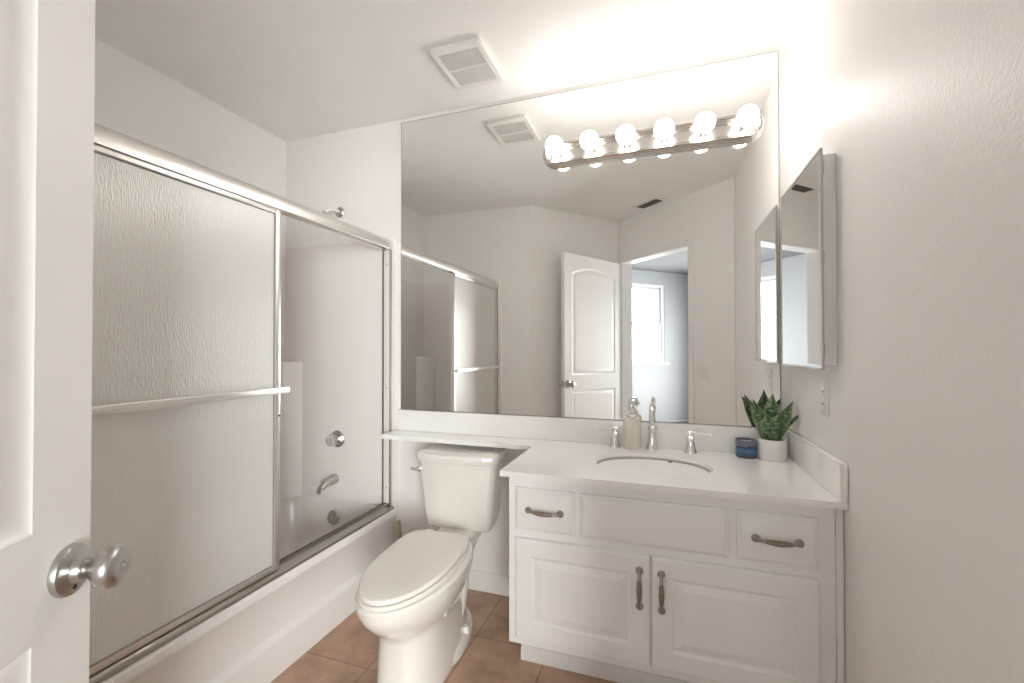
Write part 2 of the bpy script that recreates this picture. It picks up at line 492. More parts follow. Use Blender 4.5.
# ------------------------------------------------------------------ the room beyond the doorway
b = BM(); prism(b, [uv(-2.5, V1), uv(-2.5, 3.2), uv(1.2, 3.2), uv(1.2, V1)], -0.06, -0.001)
struct('floor_hall', b, 'carpet', 'brown carpet in the room beyond the doorway', 'floor')
WV0, WV1, WZ0, WZ1 = 1.62, 2.50, 0.97, 2.23
b = BM()
def uwall(u0, u1, v0, v1, z0, z1): prism(b, [uv(u0, v0), uv(u0, v1), uv(u1, v1), uv(u1, v0)], z0, z1)
uwall(-2.6, -2.5, V1, WV0, 0, H); uwall(-2.6, -2.5, WV1, 3.2, 0, H)
uwall(-2.6, -2.5, WV0, WV1, 0, WZ0); uwall(-2.6, -2.5, WV0, WV1, WZ1, H)
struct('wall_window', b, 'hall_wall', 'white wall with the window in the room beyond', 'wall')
GU0, GU1, GZ0, GZ1 = -1.55, 0.15, 0.25, 2.0
b = BM(); uwall(-2.6, GU0, 3.2, 3.3, 0, H); uwall(GU1, 1.3, 3.2, 3.3, 0, H); uwall(GU0, GU1, 3.2, 3.3, 0, GZ0); uwall(GU0, GU1, 3.2, 3.3, GZ1, H)
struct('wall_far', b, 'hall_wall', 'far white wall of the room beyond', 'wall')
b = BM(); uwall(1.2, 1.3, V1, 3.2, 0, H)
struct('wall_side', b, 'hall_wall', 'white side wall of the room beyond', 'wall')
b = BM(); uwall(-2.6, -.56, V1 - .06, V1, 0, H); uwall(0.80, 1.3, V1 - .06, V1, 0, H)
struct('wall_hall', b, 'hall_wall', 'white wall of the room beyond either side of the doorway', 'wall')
# window: frame, two sashes, panes, sill
b = BM()
def ubox(bm, u0, u1, v0, v1, z0, z1): prism(bm, [uv(u0, v0), uv(u0, v1), uv(u1, v1), uv(u1, v0)], z0, z1)
for v0, v1 in ((WV0, WV0 + .035), (WV1 - .035, WV1)): ubox(b, -2.58, -2.51, v0, v1, WZ0, WZ1)
for z0, z1 in ((WZ0, WZ0 + .035), (WZ1 - .035, WZ1)): ubox(b, -2.58, -2.51, WV0 + .035, WV1 - .035, z0, z1)
win = struct('window_1', b, 'trim', 'bright white framed sash window beyond the doorway', 'window')
ZM = 1.60
for nm, z0, z1, uo in (('upper_sash', ZM - .015, WZ1 - .035, -2.57), ('lower_sash', WZ0 + .035, ZM + .02, -2.545)):
    b = BM(); a0, a1 = WV0 + .035, WV1 - .035
    ubox(b, uo, uo + .022, a0, a0 + .028, z0, z1); ubox(b, uo, uo + .022, a1 - .028, a1, z0, z1)
    ubox(b, uo, uo + .022, a0 + .028, a1 - .028, z0, z0 + .032); ubox(b, uo, uo + .022, a0 + .028, a1 - .028, z1 - .032, z1)
    s = obj(nm, b, 'sash', win, local=True)
    b = BM(); ubox(b, uo + .009, uo + .013, a0 + .028, a1 - .028, z0 + .032, z1 - .032)
    obj('pane', b, 'glass', s, local=True)
b = BM(); ubox(b, -2.5, -2.44, WV0 - .05, WV1 + .05, WZ0 - .03, WZ0)
obj('sill', b, 'trim', win, local=True)
b = BM()
for u0, u1 in ((GU0, GU0 + .05), (GU1 - .05, GU1), ((GU0 + GU1) / 2 - .03, (GU0 + GU1) / 2 + .03)): ubox(b, u0, u1, 3.22, 3.28, GZ0, GZ1)
for z0, z1 in ((GZ0, GZ0 + .05), (GZ1 - .05, GZ1)): ubox(b, GU0, GU1, 3.22, 3.28, z0, z1)
fill_win = struct('added_fill_window', b, 'trim', 'added white framed window out of view, filling the bathroom with light', 'window')  # unseen window, added so that fill light comes through the doorway
for u0, u1 in ((GU0 + .05, (GU0 + GU1) / 2 - .03), ((GU0 + GU1) / 2 + .03, GU1 - .05)):
    b = BM(); ubox(b, u0, u1, 3.248, 3.252, GZ0 + .05, GZ1 - .05)
    obj('pane', b, 'glass', fill_win, local=True)
def daylight_or_fill(name, u, v, z, w, h, d3, power):
    ad = bpy.data.lights.new(name, 'AREA')
    ad.shape = 'RECTANGLE'; ad.size = w; ad.size_y = h
    ad.energy = power; ad.color = (1.0, 0.975, 0.95)
    al = bpy.data.objects.new(name, ad); COL.objects.link(al)
    x_, y_ = uv(u, v)
    al.location = (x_, y_, z)
    al.rotation_euler = Vector(d3).to_track_quat('-Z', 'Y').to_euler()
daylight_or_fill('window_daylight', -3.15, (WV0 + WV1) / 2 + .1, (WZ0 + WZ1) / 2, 2.2, 2.2, (R2, R2, -0.3), WINDOW_POWER)
daylight_or_fill('added_window_fill', (GU0 + GU1) / 2, 3.65, (GZ0 + GZ1) / 2, 2.0, 2.0, (-R2, R2, -0.2), FILL_WINDOW_POWER)  # fill lamp behind the added window

# ================================================================== OPEN DOOR (white, arched top panel)
HX, HY = -0.395, -0.305
FX, FYD = -0.800, 0.419
DW = math.hypot(FX - HX, FYD - HY)
dang = math.atan2(FYD - HY, FX - HX)
def dloc(a, c, w): return Vector((a, w, c))          # local: a along the leaf, c up, w away from the camera side
def arch_panel(x0, x1, z0, z1, rise):
    lp = [(x0, z0), (x1, z0), (x1, z1 - rise)]
    if rise:
        for k in range(1, 16):
            t = k / 16; x = x1 + (x0 - x1) * t
            lp.append((x, z1 - rise + rise * (math.sin(PI * t) ** 0.8)))
        lp.append((x0, z1 - rise))
    else:
        lp[2] = (x1, z1); lp.append((x0, z1))
    return lp
PX0, PX1 = 0.105, DW - 0.097
panels = [arch_panel(PX0, PX1, 0.975, 1.925, 0.065), arch_panel(PX0, PX1, 0.20, 0.835, 0)]
b = BM()
outl = [(0.002, 0.012), (DW, 0.012), (DW, 2.028), (0.002, 2.028)]
plate(b, outl, panels, dloc, 0.0, 0.035)
for lp in panels:
    for base, sgn in ((0.0, 1), (0.035, -1)):
        rings = []
        for off_, dep in ((0, 0), (.004, .0025), (.010, .0042), (.022, .0042), (.030, .003), (.048, .001), (.054, .001)):
            rings.append([dloc(a, c, base + sgn * dep) for a, c in offset_loop(lp, off_)])
        loft(b, rings, False, True)
door = obj('door_1', b, 'door', local=True, angle=25)
door.location = (HX, HY, 0); door.rotation_euler = (0, 0, dang)
door['kind'] = 'structure'; door['label'] = 'white two panel door with arched top panel standing open'; door['category'] = 'door'
def part_at(name, b, m, parent, label=None): return obj(name, b, m, parent, label, local=True)
KX, KZ = DW - 0.041, 0.904
for sgn, ax, w0 in ((1, '-Y', 0.0), (-1, 'Y', 0.035)):
    b = BM()
    lathe(b, [(.0, 0), (.034, 0), (.0345, .004), (.033, .008), (.028, .011), (.019, .0135), (.016, .0175), (.0150, .022), (.0, .022)], (KX, w0, KZ), ax, 40)
    kn = part_at('door_knob', b, 'satin_nickel', door, 'satin nickel door knob')
    b = BM()
    lathe(b, [(0, .020), (.0125, .020), (.0122, .026), (.0135, .030), (.0185, .036), (.0235, .042), (.0268, .048), (.0277, .054), (.0264, .0595), (.022, .0635), (.014, .0655), (.006, .066), (.006, .0645), (0, .0645)], (KX, w0, KZ), ax, 40)
    part_at('grip', b, 'satin_nickel', kn)
    b = BM(); lathe(b, [(0, .009), (.0032, .009), (.0032, .0135), (0, .0135)], (KX - .006, w0, KZ - .021), ax, 12)
    part_at('screw', b, 'black', kn)
b = BM(); box(b, DW - .0005, DW + .0015, .006, .029, KZ - .028, KZ + .028); box(b, DW, DW + .006, .012, .023, KZ - .009, KZ + .009, .002)
part_at('latch', b, 'satin_nickel', door, 'satin nickel latch plate')
for z in (.25, 1.05, 1.80):
    b = BM(); lathe(b, [(0, -.045), (.006, -.045), (.006, .045), (0, .045)], (-.004, -.004, z), 'Z', 12)
    box(b, .001, .0035, .001, .030, z - .044, z + .044)
    part_at('hinge', b, 'satin_nickel', door, 'satin nickel hinge')

# ================================================================== BATHTUB AND SURROUND
RIMZ = 0.355
bt = thing('bathtub', 'white alcove bathtub with stepped front apron below the sliding glass', 'bathtub', ((XL + TX) / 2, (FY + YB) / 2, 0))
b = BM()
# apron profile (x, z) swept along y
prof = [(TX, 0), (TX, .125), (TX - .002, .133), (TX - .016, .146), (TX - .018, .155), (TX - .014, .300), (TX - .002, .318), (TX, .330), (TX - .004, .346), (TX - .016, RIMZ), (TX - .10, RIMZ), (TX - .10, 0)]
loft(b, [[Vector((x, y, z)) for x, z in prof] for y in (FY + .002, YB - .002)])
obj('apron', b, 'tub', bt)
b = BM()
x0, x1, y0, y1 = XL + .003, TX - .095, FY + .003, YB - .003
rings = []
for z, i, r in ((RIMZ - .03, 0.0, .006), (RIMZ - .0005, 0.0, .006), (RIMZ - .0005, .055, .10), (RIMZ - .01, .066, .11), (RIMZ - .06, .075, .12), (.14, .10, .14), (.085, .14, .15), (.07, .20, .14)):
    rings.append([Vector((x, y, z)) for x, y in rrect(x0 + i * .8, x1 - i * .35, y0 + i, y1 - max(0, i - .07) * .5 - .004 * (i > 0), r, 6)])
loft(b, rings, False, True)
obj('basin', b, 'tub', bt)
b = BM(); lathe(b, [(0, 0), (.038, 0), (.038, .004), (.034, .008), (.012, .010), (.010, .007), (0, .007)], (-1.768, 2.047, .258), Vector((0, -1, .12)), 32)
obj('overflow_plate', b, 'satin_nickel', bt, 'round metal overflow plate')
b = BM(); lathe(b, [(0, 0), (.032, 0), (.032, .003), (.02, .005), (0, .005)], (-1.775, 1.72, .069), 'Z', 24)
obj('drain', b, 'chrome', bt, 'chrome drain')

SZ = 1.803
sr = thing('tub_surround', 'white fiberglass wall surround lining the tub alcove', 'tub surround', ((XL + TX) / 2, YB - .01, RIMZ))
b = BM(); box(b, XL, XL + .010, FY + .012, YB - .010, RIMZ, SZ, .003)
obj('side_panel', b, 'surround', sr)
b = BM(); box(b, XL + .002, -1.435, YB - .012, YB, RIMZ, SZ, .003)
obj('end_panel', b, 'surround', sr)
b = BM(); box(b, XL + .002, -1.435, FY, FY + .012, RIMZ, SZ, .003)
obj('end_panel', b, 'surround', sr)
for ya, yb, s in ((YB - .0, YB - .022, -1), (FY, FY + .022, 1)):   # front flange strips
    b = BM()
    lp = rrect(-1.402, TX, RIMZ - .05 if s < 0 else RIMZ, SZ, .018, 5)
    rings = [[Vector((a, ya + (yb - ya) * k, c)) for a, c in offset_loop(lp, i)] for k, i in ((0, 0), (.6, 0), (.9, .003), (1, .008))]
    loft(b, rings); obj('front_flange', b, 'surround', sr)
# corner shelf columns
for yc, s in ((YB - .010, -1), (FY + .010, 1)):
    b = BM()
    base = [(XL + .008, yc), (XL + .140, yc), (XL + .135, yc + s * .02), (XL + .110, yc + s * .060), (XL + .062, yc + s * .108), (XL + .02, yc + s * .134), (XL + .008, yc + s * .136)]
    prism(b, base, RIMZ, 1.125); 
    loft(b, [[Vector((x, y, 1.125)) for x, y in base], [Vector((XL + .008 + (x - XL - .008) * .95, yc + (y - yc) * .95, 1.134)) for x, y in base]])
    obj('corner_shelf', b, 'surround', sr)

# tub fittings on the end wall
VX = -1.745
sv = thing('shower_valve', 'chrome shower valve with clear acrylic knob above the tub spout', 'tap', (VX, YB - .012, .70))
b = BM(); lathe(b, [(0, 0), (.046, 0), (.047, .004), (.042, .010), (.026, .016), (.020, .024), (0, .024)], (VX, YB - .012, .70), '-Y', 40)
obj('escutcheon', b, 'satin_nickel', sv)
b = BM(); lathe(b, [(0, .024), (.012, .024), (.012, .032), (.030, .036), (.034, .046), (.033, .060), (.026, .070), (.014, .073), (0, .073)], (VX, YB - .012, .70), '-Y', 10)
obj('knob', b, 'acrylic', sv, 'clear faceted acrylic knob')
sp = thing('tub_spout', 'brushed tub spout with lift knob between valve and overflow plate', 'spout', (VX, YB - .012, .47))
b = BM()
rings = []; SPX = VX - .018
for d_, z, rx, rz in ((0, .474, .028, .028), (.008, .474, .029, .029), (.04, .470, .0255, .025), (.075, .464, .021, .020), (.10, .455, .019, .019), (.117, .444, .018, .017), (.124, .432, .017, .009)):
    rings.append([Vector((SPX + rx * math.cos(2 * PI * k / 24), YB - .012 - d_, z + rz * math.sin(2 * PI * k / 24))) for k in range(24)])
loft(b, rings); obj('body', b, 'satin_nickel', sp)
b = BM(); lathe(b, [(0, 0), (.004, 0), (.004, .012), (.008, .015), (.008, .021), (0, .023)], (SPX, YB - .012 - .104, .470), 'Z', 16)
obj('lift_knob', b, 'satin_nickel', sp)
sh = thing('overhead_shower', 'chrome shower arm and head high on the end wall', 'shower head', (VX, YB, 1.985))
b = BM(); lathe(b, [(0, 0), (.030, 0), (.030, .003), (.022, .010), (.012, .013), (0, .013)], (VX, YB, 1.985), '-Y', 28)
obj('flange', b, 'satin_nickel', sh)
b = BM(); tube(b, [(VX, YB, 1.985), (VX, YB - .05, 1.985), (VX, YB - .09, 1.972), (VX, YB - .12, 1.948)], .0105)
obj('arm', b, 'china', sh, 'pale shower arm')
b = BM(); ax = Vector((0, -.62, -.78))
lathe(b, [(0, 0), (.014, 0), (.016, .012), (.012, .020), (.014, .028), (.028, .05), (.031, .058), (.029, .062), (0, .062)], (VX, YB - .118, 1.950), ax, 28)
obj('head', b, 'chrome', sh)

# ================================================================== SLIDING SHOWER DOORS
DX = -1.408
fr = thing('shower_door_frame', 'aluminium header, jambs and bottom track around the tub opening', 'door frame', (DX, (FY + YB) / 2, RIMZ))
b = BM()
hp = [(DX - .030, 1.742), (DX - .030, 1.783), (DX - .026, 1.794), (DX - .014, 1.800), (DX + .008, 1.798), (DX + .022, 1.789), (DX + .029, 1.774), (DX + .031, 1.752), (DX + .030, 1.738), (DX + .026, 1.738), (DX + .026, 1.750), (DX - .004, 1.750), (DX - .004, 1.738), (DX - .008, 1.738), (DX - .008, 1.742)]
loft(b, [[Vector((x, y, z)) for x, z in hp] for y in (FY + .013, YB - .013)])
obj('header', b, 'alu', fr)
b = BM()
tp = [(DX - .030, RIMZ), (DX - .030, .378), (DX - .026, .378), (DX - .026, .366), (DX - .003, .366), (DX - .003, .384), (DX + .001, .384), (DX + .001, .374), (DX + .003, .373), (DX + .032, .368), (DX + .040, .364), (DX + .042, RIMZ)]
loft(b, [[Vector((x, y, z)) for x, z in tp] for y in (FY + .013, YB - .013)])
obj('bottom_track', b, 'alu_dark', fr)
for ya, yb in ((YB - .040, YB - .012), (FY + .012, FY + .040)):
    s_ = -1 if yb > 1 else 1            # the side that faces into the opening
    yf_, yw_ = (ya, yb) if s_ < 0 else (yb, ya)
    b = BM(); box(b, DX - .028, DX + .024, min(yf_ - s_ * .004, yw_), max(yf_ - s_ * .004, yw_), .366, 1.745, .0015, 1)
    j = obj('wall_jamb', b, 'alu_dark', fr)
    b = BM(); box(b, DX - .014, DX + .018, min(yf_, yf_ - s_ * .004), max(yf_, yf_ - s_ * .004), .386, 1.735, .001, 1)
    obj('cover_strip', b, 'jamb_cover', j, 'cream cover strip')
    for z in (.47, 1.00, 1.66):
        b = BM()
        lathe(b, [(0, 0), (.0042, 0), (.0035, .002), (0, .0025)], (DX + .006, yf_, z), '-Y' if s_ < 0 else 'Y', 12)
        obj('screw', b, 'pewter', j)

def slider(name, label, x, y0, y1, bar):
    t = thing(name, label, 'shower door', (x, (y0 + y1) / 2, .3745), group=None)
    z0, z1 = .3745, 1.747
    b = BM(); box(b, x - .0025, x + .0025, y0 + .012, y1 - .012, z0 + .012, z1 - .012)
    obj('glass_pane', b, 'frost', t, 'obscure textured glass')
    b = BM()
    for ya_, yb_, za_, zb_ in ((y0 + .020, y0 + .027, z0 + .018, z1 - .024), (y1 - .027, y1 - .020, z0 + .018, z1 - .024), (y0 + .027, y1 - .027, z0 + .018, z0 + .024), (y0 + .027, y1 - .027, z1 - .030, z1 - .024)):
        box(b, x - .0045, x + .0045, ya_, yb_, za_, zb_)
    obj('gasket', b, 'gasket', t, 'grey vinyl gasket')
    for a, c in ((y0, y0 + .023), (y1 - .023, y1)):
        b = BM(); box(b, x - .0095, x + .0095, a, c, z0, z1, .003); obj('stile', b, 'alu', t)
    for a, c in ((z0, z0 + .020), (z1 - .026, z1)):
        b = BM(); box(b, x - .0085, x + .0085, y0 + .02, y1 - .02, a, c, .003); obj('rail', b, 'alu', t)
    if bar:
        zb = 1.052
        b = BM(); box(b, x + .034, x + .042, y0 + .006, y1 + .014, zb - .0125, zb + .0125, .0035)
        tb = obj('towel_bar', b, 'alu', t, 'flat aluminium towel bar')
        for yy in (y0 + .012, y1 - .012):
            b = BM(); box(b, x + .008, x + .036, yy - .008, yy + .008, zb - .010, zb + .010, .003); obj('bracket', b, 'alu', tb)
    b = BM(); lathe(b, [(0, 0), (.004, 0), (.004, .003), (0, .004)], (x + .009, y1 - .006, .955), 'X', 10)
    obj('bumper', b, 'slot', t)
    return t
slider('sliding_shower_door', 'outer sliding door of textured glass carrying the towel bar', DX + .013, FY + .045, 1.316, True)
slider('sliding_shower_door', 'inner sliding door of textured glass pushed behind the towel bar door', DX - .0155, FY + .043, 1.285, False)

# little splash guard where the tub meets the back wall
b = BM()
loft(b, [[Vector((x, y, z)) for x, z in ((TX + .001, .16), (TX + .022, .16), (TX + .012, .290), (TX + .001, .290))] for y in (YB - .018, YB - .001)])
g = tag(obj('splash_guard', b, 'cork'), 'small beige tapered guard between tub apron and back wall', 'splash guard')
b = BM(); lathe(b, [(0, 0), (.004, 0), (.003, .002), (0, .003)], (TX + .007, YB - .018, .277), '-Y', 10)
obj('screw', b, 'pewter', g)

# ================================================================== TOILET
TO = thing('toilet', 'white two piece toilet with closed lid between the tub and vanity', 'toilet', (-.892, 1.60, 0), math.radians(4.0))
def egg(z, yf, yb, w, yc=-.10, nf=2.0, nb=2.6, n=48):
    pts = []
    for k in range(n):
        t = 2 * PI * k / n
        c, s = math.cos(t), math.sin(t)
        if s <= 0: e, L = nf, (yc - yf)
        else: e, L = nb, (yb - yc)
        x = w * math.copysign(abs(c) ** (2 / e), c); y = yc + L * math.copysign(abs(s) ** (2 / e), s)
        pts.append(Vector((x, y, z)))
    return pts
b = BM()
loft(b, [egg(*a) for a in ((0, -.318, .26, .120, -.08, 2.7, 2.5), (.02, -.318, .26, .121, -.08, 2.7, 2.5), (.045, -.310, .25, .116, -.08, 2.7, 2.5), (.14, -.306, .20, .112, -.08, 2.7, 2.6),
                           (.205, -.306, .18, .113, -.09, 2.5, 2.6), (.232, -.318, .18, .122, -.09, 2.2, 2.6), (.258, -.350, .18, .138, -.10), (.29, -.388, .18, .153), (.325, -.418, .18, .165), (.352, -.432, .18, .171), (.378, -.436, .18, .172), (.388, -.430, .178, .165), (.390, -.415, .17, .156))])
# rear shelf under the tank
loft(b, [[Vector((x, y, z)) for x, z in rrect(-w, w, z0, .388, .03, 4)] for y, w, z0 in ((.10, .105, .22), (.20, .088, .25), (.30, .095, .31), (.42, .105, .345))])
# trapway swelling on both sides
for s in (-1, 1):
    tube(b, [(s * .050, -.08, .06), (s * .060, .0, .07), (s * .066, .07, .11), (s * .064, .12, .18), (s * .05, .18, .24)], [.03, .04, .043, .043, .04], 16, 6)
# foot flange
loft(b, [egg(*a) for a in ((0, -.16, .285, .132, .02, 2.4, 2.2), (.022, -.16, .285, .132, .02, 2.4, 2.2), (.034, -.15, .276, .124, .02, 2.4, 2.2), (.05, -.12, .25, .10, .02, 2.4, 2.2))])
part_at('bowl', b, 'china', TO)
b = BM()
loft(b, [egg(z, -.435 + i, .105 - i, .153 - i, -.12, 2.0, 4.2) for z, i in ((.391, .004), (.393, 0), (.404, 0), (.407, .003))])
part_at('seat', b, 'seat', TO)
b = BM()
loft(b, [egg(z, -.434 + i, .112 - i * .6, .149 - i, -.12, 2.0, 4.6) for z, i in ((.4095, .004), (.412, .0), (.420, .0), (.4255, .004), (.428, .012), (.4285, .06))])
part_at('lid', b, 'seat', TO)
for s in (-1, 1):
    b = BM(); box(b, s * .07 - .018, s * .07 + .018, .095, .135, .388, .420, .006); part_at('hinge', b, 'seat', TO)
    b = BM(); lathe(b, [(0, .030), (.018, .030), (.018, .046), (.012, .058), (0, .061)], (s * .112, .085, 0), 'Z', 20); part_at('bolt_cap', b, 'china', TO)
def tank_ring(z, w, yf, yb, bul):
    pts = []
    m = 14
    r = .045
    for k in range(m + 1):             # bowed front, left to right
        t = -1 + 2 * k / m
        pts.append(Vector((t * (w - r * .55), yf - bul * (1 - t * t), z)))
    for k in range(1, 6):
        a = -PI / 2 + (PI / 2) * k / 6
        pts.append(Vector((w - r * .55 + r * .55 * math.cos(a), yf + r + r * math.sin(a), z)))
    pts.append(Vector((w, yf + r, z)))
    pts.append(Vector((w * .985, yb - .02, z))); pts.append(Vector((w * .985 - .02, yb, z)))
    pts.append(Vector((-w * .985 + .02, yb, z))); pts.append(Vector((-w * .985, yb - .02, z)))
    pts.append(Vector((-w, yf + r, z)))
    for k in range(1, 6):
        a = PI + (PI / 2) * k / 6
        pts.append(Vector((-w + r * .55 + r * .55 * math.cos(a), yf + r + r * math.sin(a), z)))
    return pts
b = BM()
loft(b, [tank_ring(*a) for a in ((.364, .134, .285, .419, .012), (.370, .150, .270, .426, .018), (.388, .158, .258, .430, .024), (.46, .168, .250, .432, .028), (.55, .176, .245, .434, .031), (.64, .186, .242, .436, .033), (.688, .189, .242, .436, .033))])
part_at('tank', b, 'china', TO)
b = BM()
loft(b, [tank_ring(*a) for a in ((.686, .193, .236, .440, .034), (.689, .199, .230, .443, .035), (.712, .201, .228, .444, .035), (.724, .197, .232, .441, .034), (.731, .186, .244, .434, .031), (.732, .15, .28, .414, .02))])
part_at('tank_lid', b, 'china', TO)
b = BM()
lathe(b, [(0, 0), (.015, 0), (.015, .004), (.010, .008), (.010, .014), (0, .014)], (-.166, .222, .655), Vector((-.35, -1, 0)), 20)
tube(b, [(-.168, .209, .655), (-.174, .198, .656), (-.184, .194, .658), (-.194, .196, .661)], [.006, .0065, .006, .0075], 10)
part_at('flush_lever', b, 'chrome', TO, 'chrome flush lever')

# ================================================================== VANITY
VX0, VX1, VY, VZ0, VZ1 = -.534, .464, 1.520, .154, .7535
vc = thing('vanity_cabinet', 'white two door vanity cabinet under the countertop', 'cabinet', ((VX0 + VX1) / 2, 1.78, 0))
b = BM(); box(b, VX0, VX1, VY, YB - .003, VZ0, VZ1, .0012, 1)
obj('body', b, 'cabinet', vc)
b = BM(); box(b, VX1 + .002, XR - .002, VY + .003, VY + .022, VZ0 - .1, VZ1 - .001, .002)
obj('filler_strip', b, 'cabinet', vc)
b = BM(); box(b, VX0 + .005, VX1 - .001, 1.672, 1.692, 0, VZ0)
tk = obj('toe_kick', b, 'cabinet', vc)
b = BM()
pr = [(1.672, 0), (1.655, 0), (1.655, .030), (1.660, .040), (1.663, .050), (1.672, .054)]
loft(b, [[Vector((x, y, z)) for y, z in pr] for x in (VX0, VX1 - .001)])
obj('shoe_moulding', b, 'trim', tk)

FYV = VY - .018      # fronts
def fy(a, c, w): return Vector((a, w, c))
def slab_front(name, x0, x1, z0, z1, parent):
    b = BM(); lp = [(x0, z0), (x1, z0), (x1, z1), (x0, z1)]
    loft(b, [[fy(a, c, w) for a, c in offset_loop(lp, i)] for w, i in ((VY - .0005, 0), (FYV + .009, 0), (FYV + .006, .003), (FYV + .0045, .008), (FYV + .001, .011), (FYV, .015))])
    return obj(name, b, 'cabinet', parent, angle=20)
def panel_door(x0, x1, z0, z1, parent):
    b = BM(); lp = [(x0, z0), (x1, z0), (x1, z1), (x0, z1)]
    st = .060
    prof = [(VY - .0005, 0), (FYV + .007, 0), (FYV + .002, .003), (FYV, .008), (FYV, st), (FYV + .004, st + .003), (FYV + .0075, st + .008), (FYV + .0075, st + .013), (FYV + .0015, st + .034), (FYV + .001, st + .036)]
    loft(b, [[fy(a, c, w) for a, c in offset_loop(lp, i)] for w, i in prof])
    return obj('door', b, 'cabinet', parent, angle=12)

def pull(parent, cx, cz, vert, L=.134):
    """bow handle: two round ends, metal collars, taupe bowed grip"""
    def P(s, out): return Vector((cx, FYV - out, cz + s)) if vert else Vector((cx + s, FYV - out, cz))
    h = L / 2 - .010
    b = BM()
    for s in (-1, 1):
        lathe(b, [(0, 0), (.0118, 0), (.0122, .003), (.0108, .007), (.0070, .011), (0, .013)], P(s * h, 0), '-Y', 20)
        tube(b, [P(s * h, .008), P(s * (h - .008), .015), P(s * (h - .020), .0195), P(s * (h - .024), .0205)], [.0055, .0052, .0050, .0058], 12, 5)
    tube(b, [P(-(h - .022), .0203), P(0, .0242), P(h - .022, .0203)], .003, 8, 6)
    hh = obj('handle', b, 'pewter', parent, 'pewter handle with taupe grip')
    b = BM()
    tube(b, [P(-(h - .024), .0205), P(-(h - .034), .022), P(0, .0245), P(h - .034, .022), P(h - .024, .0205)], [.0058, .0072, .0088, .0072, .0058], 14, 6)
    obj('grip', b, 'bronze_grip', hh)

d1 = slab_front('drawer', -.506, -.293, .566, .714, vc); pull(d1, -.398, .640, False)
slab_front('false_drawer_front', -.273, .183, .566, .714, vc)
d2 = slab_front('drawer', .208, .422, .566, .714, vc); pull(d2, .313, .640, False)
c1 = panel_door(-.506, -.0475, .181, .537, vc); pull(c1, -.080, .432, True)
c2 = panel_door(-.0425, .4215, .181, .537, vc); pull(c2, -.0125, .431, True)

# ================================================================== COUNTERTOP (banjo top with shelf over the tank)
CZ = .774
ct = thing('countertop', 'glossy white countertop with oval basin and narrow shelf over the toilet', 'countertop', (-.05, 1.78, .754))
XS, YS, XC, YF = -1.357, 1.9075, -.557, 1.485
SX, SY, SA, SB = -.048, 1.756, .212, .158
def notch():
    r = .028; pts = []
    for k in range(7):
        a = PI / 2 - (PI / 2) * k / 6
        pts.append((XC - r + r * math.cos(a), YS + -r + r * math.sin(a)))
    return pts
outl = [(XC, YF), (XR - .0015, YF), (XR - .0015, YB - .001), (XS, YB - .001), (XS, YS)]
# inner corner rounded towards the shelf
rr = .03
inner = [(XC - rr + 0.0, YS)]
inner = [(XC - rr * (1 - math.sin(t)), YS - rr * (1 - math.cos(t))) for t in [PI / 2 * k / 6 for k in range(7)]]
outl = outl + inner
def ell(a, b_, z, n=56): return [(SX + a * math.cos(2 * PI * k / n), SY + b_ * math.sin(2 * PI * k / n)) for k in range(n)]
b = BM()
hole = ell(SA, SB, 0)
plate(b, outl, [hole], lambda a, c, w: Vector((a, c, w)), CZ - .0195, CZ)
obj('slab', b, 'marble', ct, angle=30)
b = BM()
rings = []
for z, k in ((CZ - .0005, 1.0), (CZ - .004, .985), (CZ - .012, .972)):
    rings.append([Vector((x, y, z)) for x, y in ell(SA * k, SB * k, z)])
loft(b, rings, False, False)
obj('sink_lip', b, 'marble', ct)
b = BM(); rings = []
for z, k in ((CZ - .0125, .99), (CZ - .0125, .962), (CZ - .03, .93), (CZ - .06, .86), (CZ - .09, .74), (CZ - .115, .56), (CZ - .128, .34), (CZ - .132, .12)):
    rings.append([Vector((x, y + (1 - k) * .02, z)) for x, y in ell(SA * k, SB * k, z)])
loft(b, rings, False, True)
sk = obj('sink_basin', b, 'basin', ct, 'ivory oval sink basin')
b = BM(); lathe(b, [(0, 0), (.024, 0), (.024, .003), (.018, .004), (.016, .0), (0, 0)], (SX, SY + .018, CZ - .131), 'Z', 24)
obj('drain', b, 'chrome', sk, 'chrome drain')
b = BM(); tube(b, [(SX + .06, SY + SB * .83, CZ - .020), (SX + .075, SY + SB * .815, CZ - .020)], .004, 8, 0)
obj('overflow_hole', b, 'slot', sk)
b = BM(); box(b, XS - .0, XR - .0215, D - .0215 + .004, YB - .001, CZ, .8825, .004)
obj('backsplash', b, 'marble', ct)
b = BM(); box(b, XR - .0215, XR - .001, YF + .002, YB - .001, CZ, .8825, .004)
obj('side_splash', b, 'marble', ct)

# ================================================================== WALL MIRROR
b = BM(); box(b, -1.338, .446, D, YB, .8835, 2.426)
mo = tag(obj('wall_mirror', b, 'mirror_edge'), 'huge frameless mirror covering the wall above the vanity', 'mirror')
b = BM(); box(b, -1.3355, .4435, D - .0004, D + .003, .886, 2.4235)
obj('silvered_glass', b, 'mirror', mo)

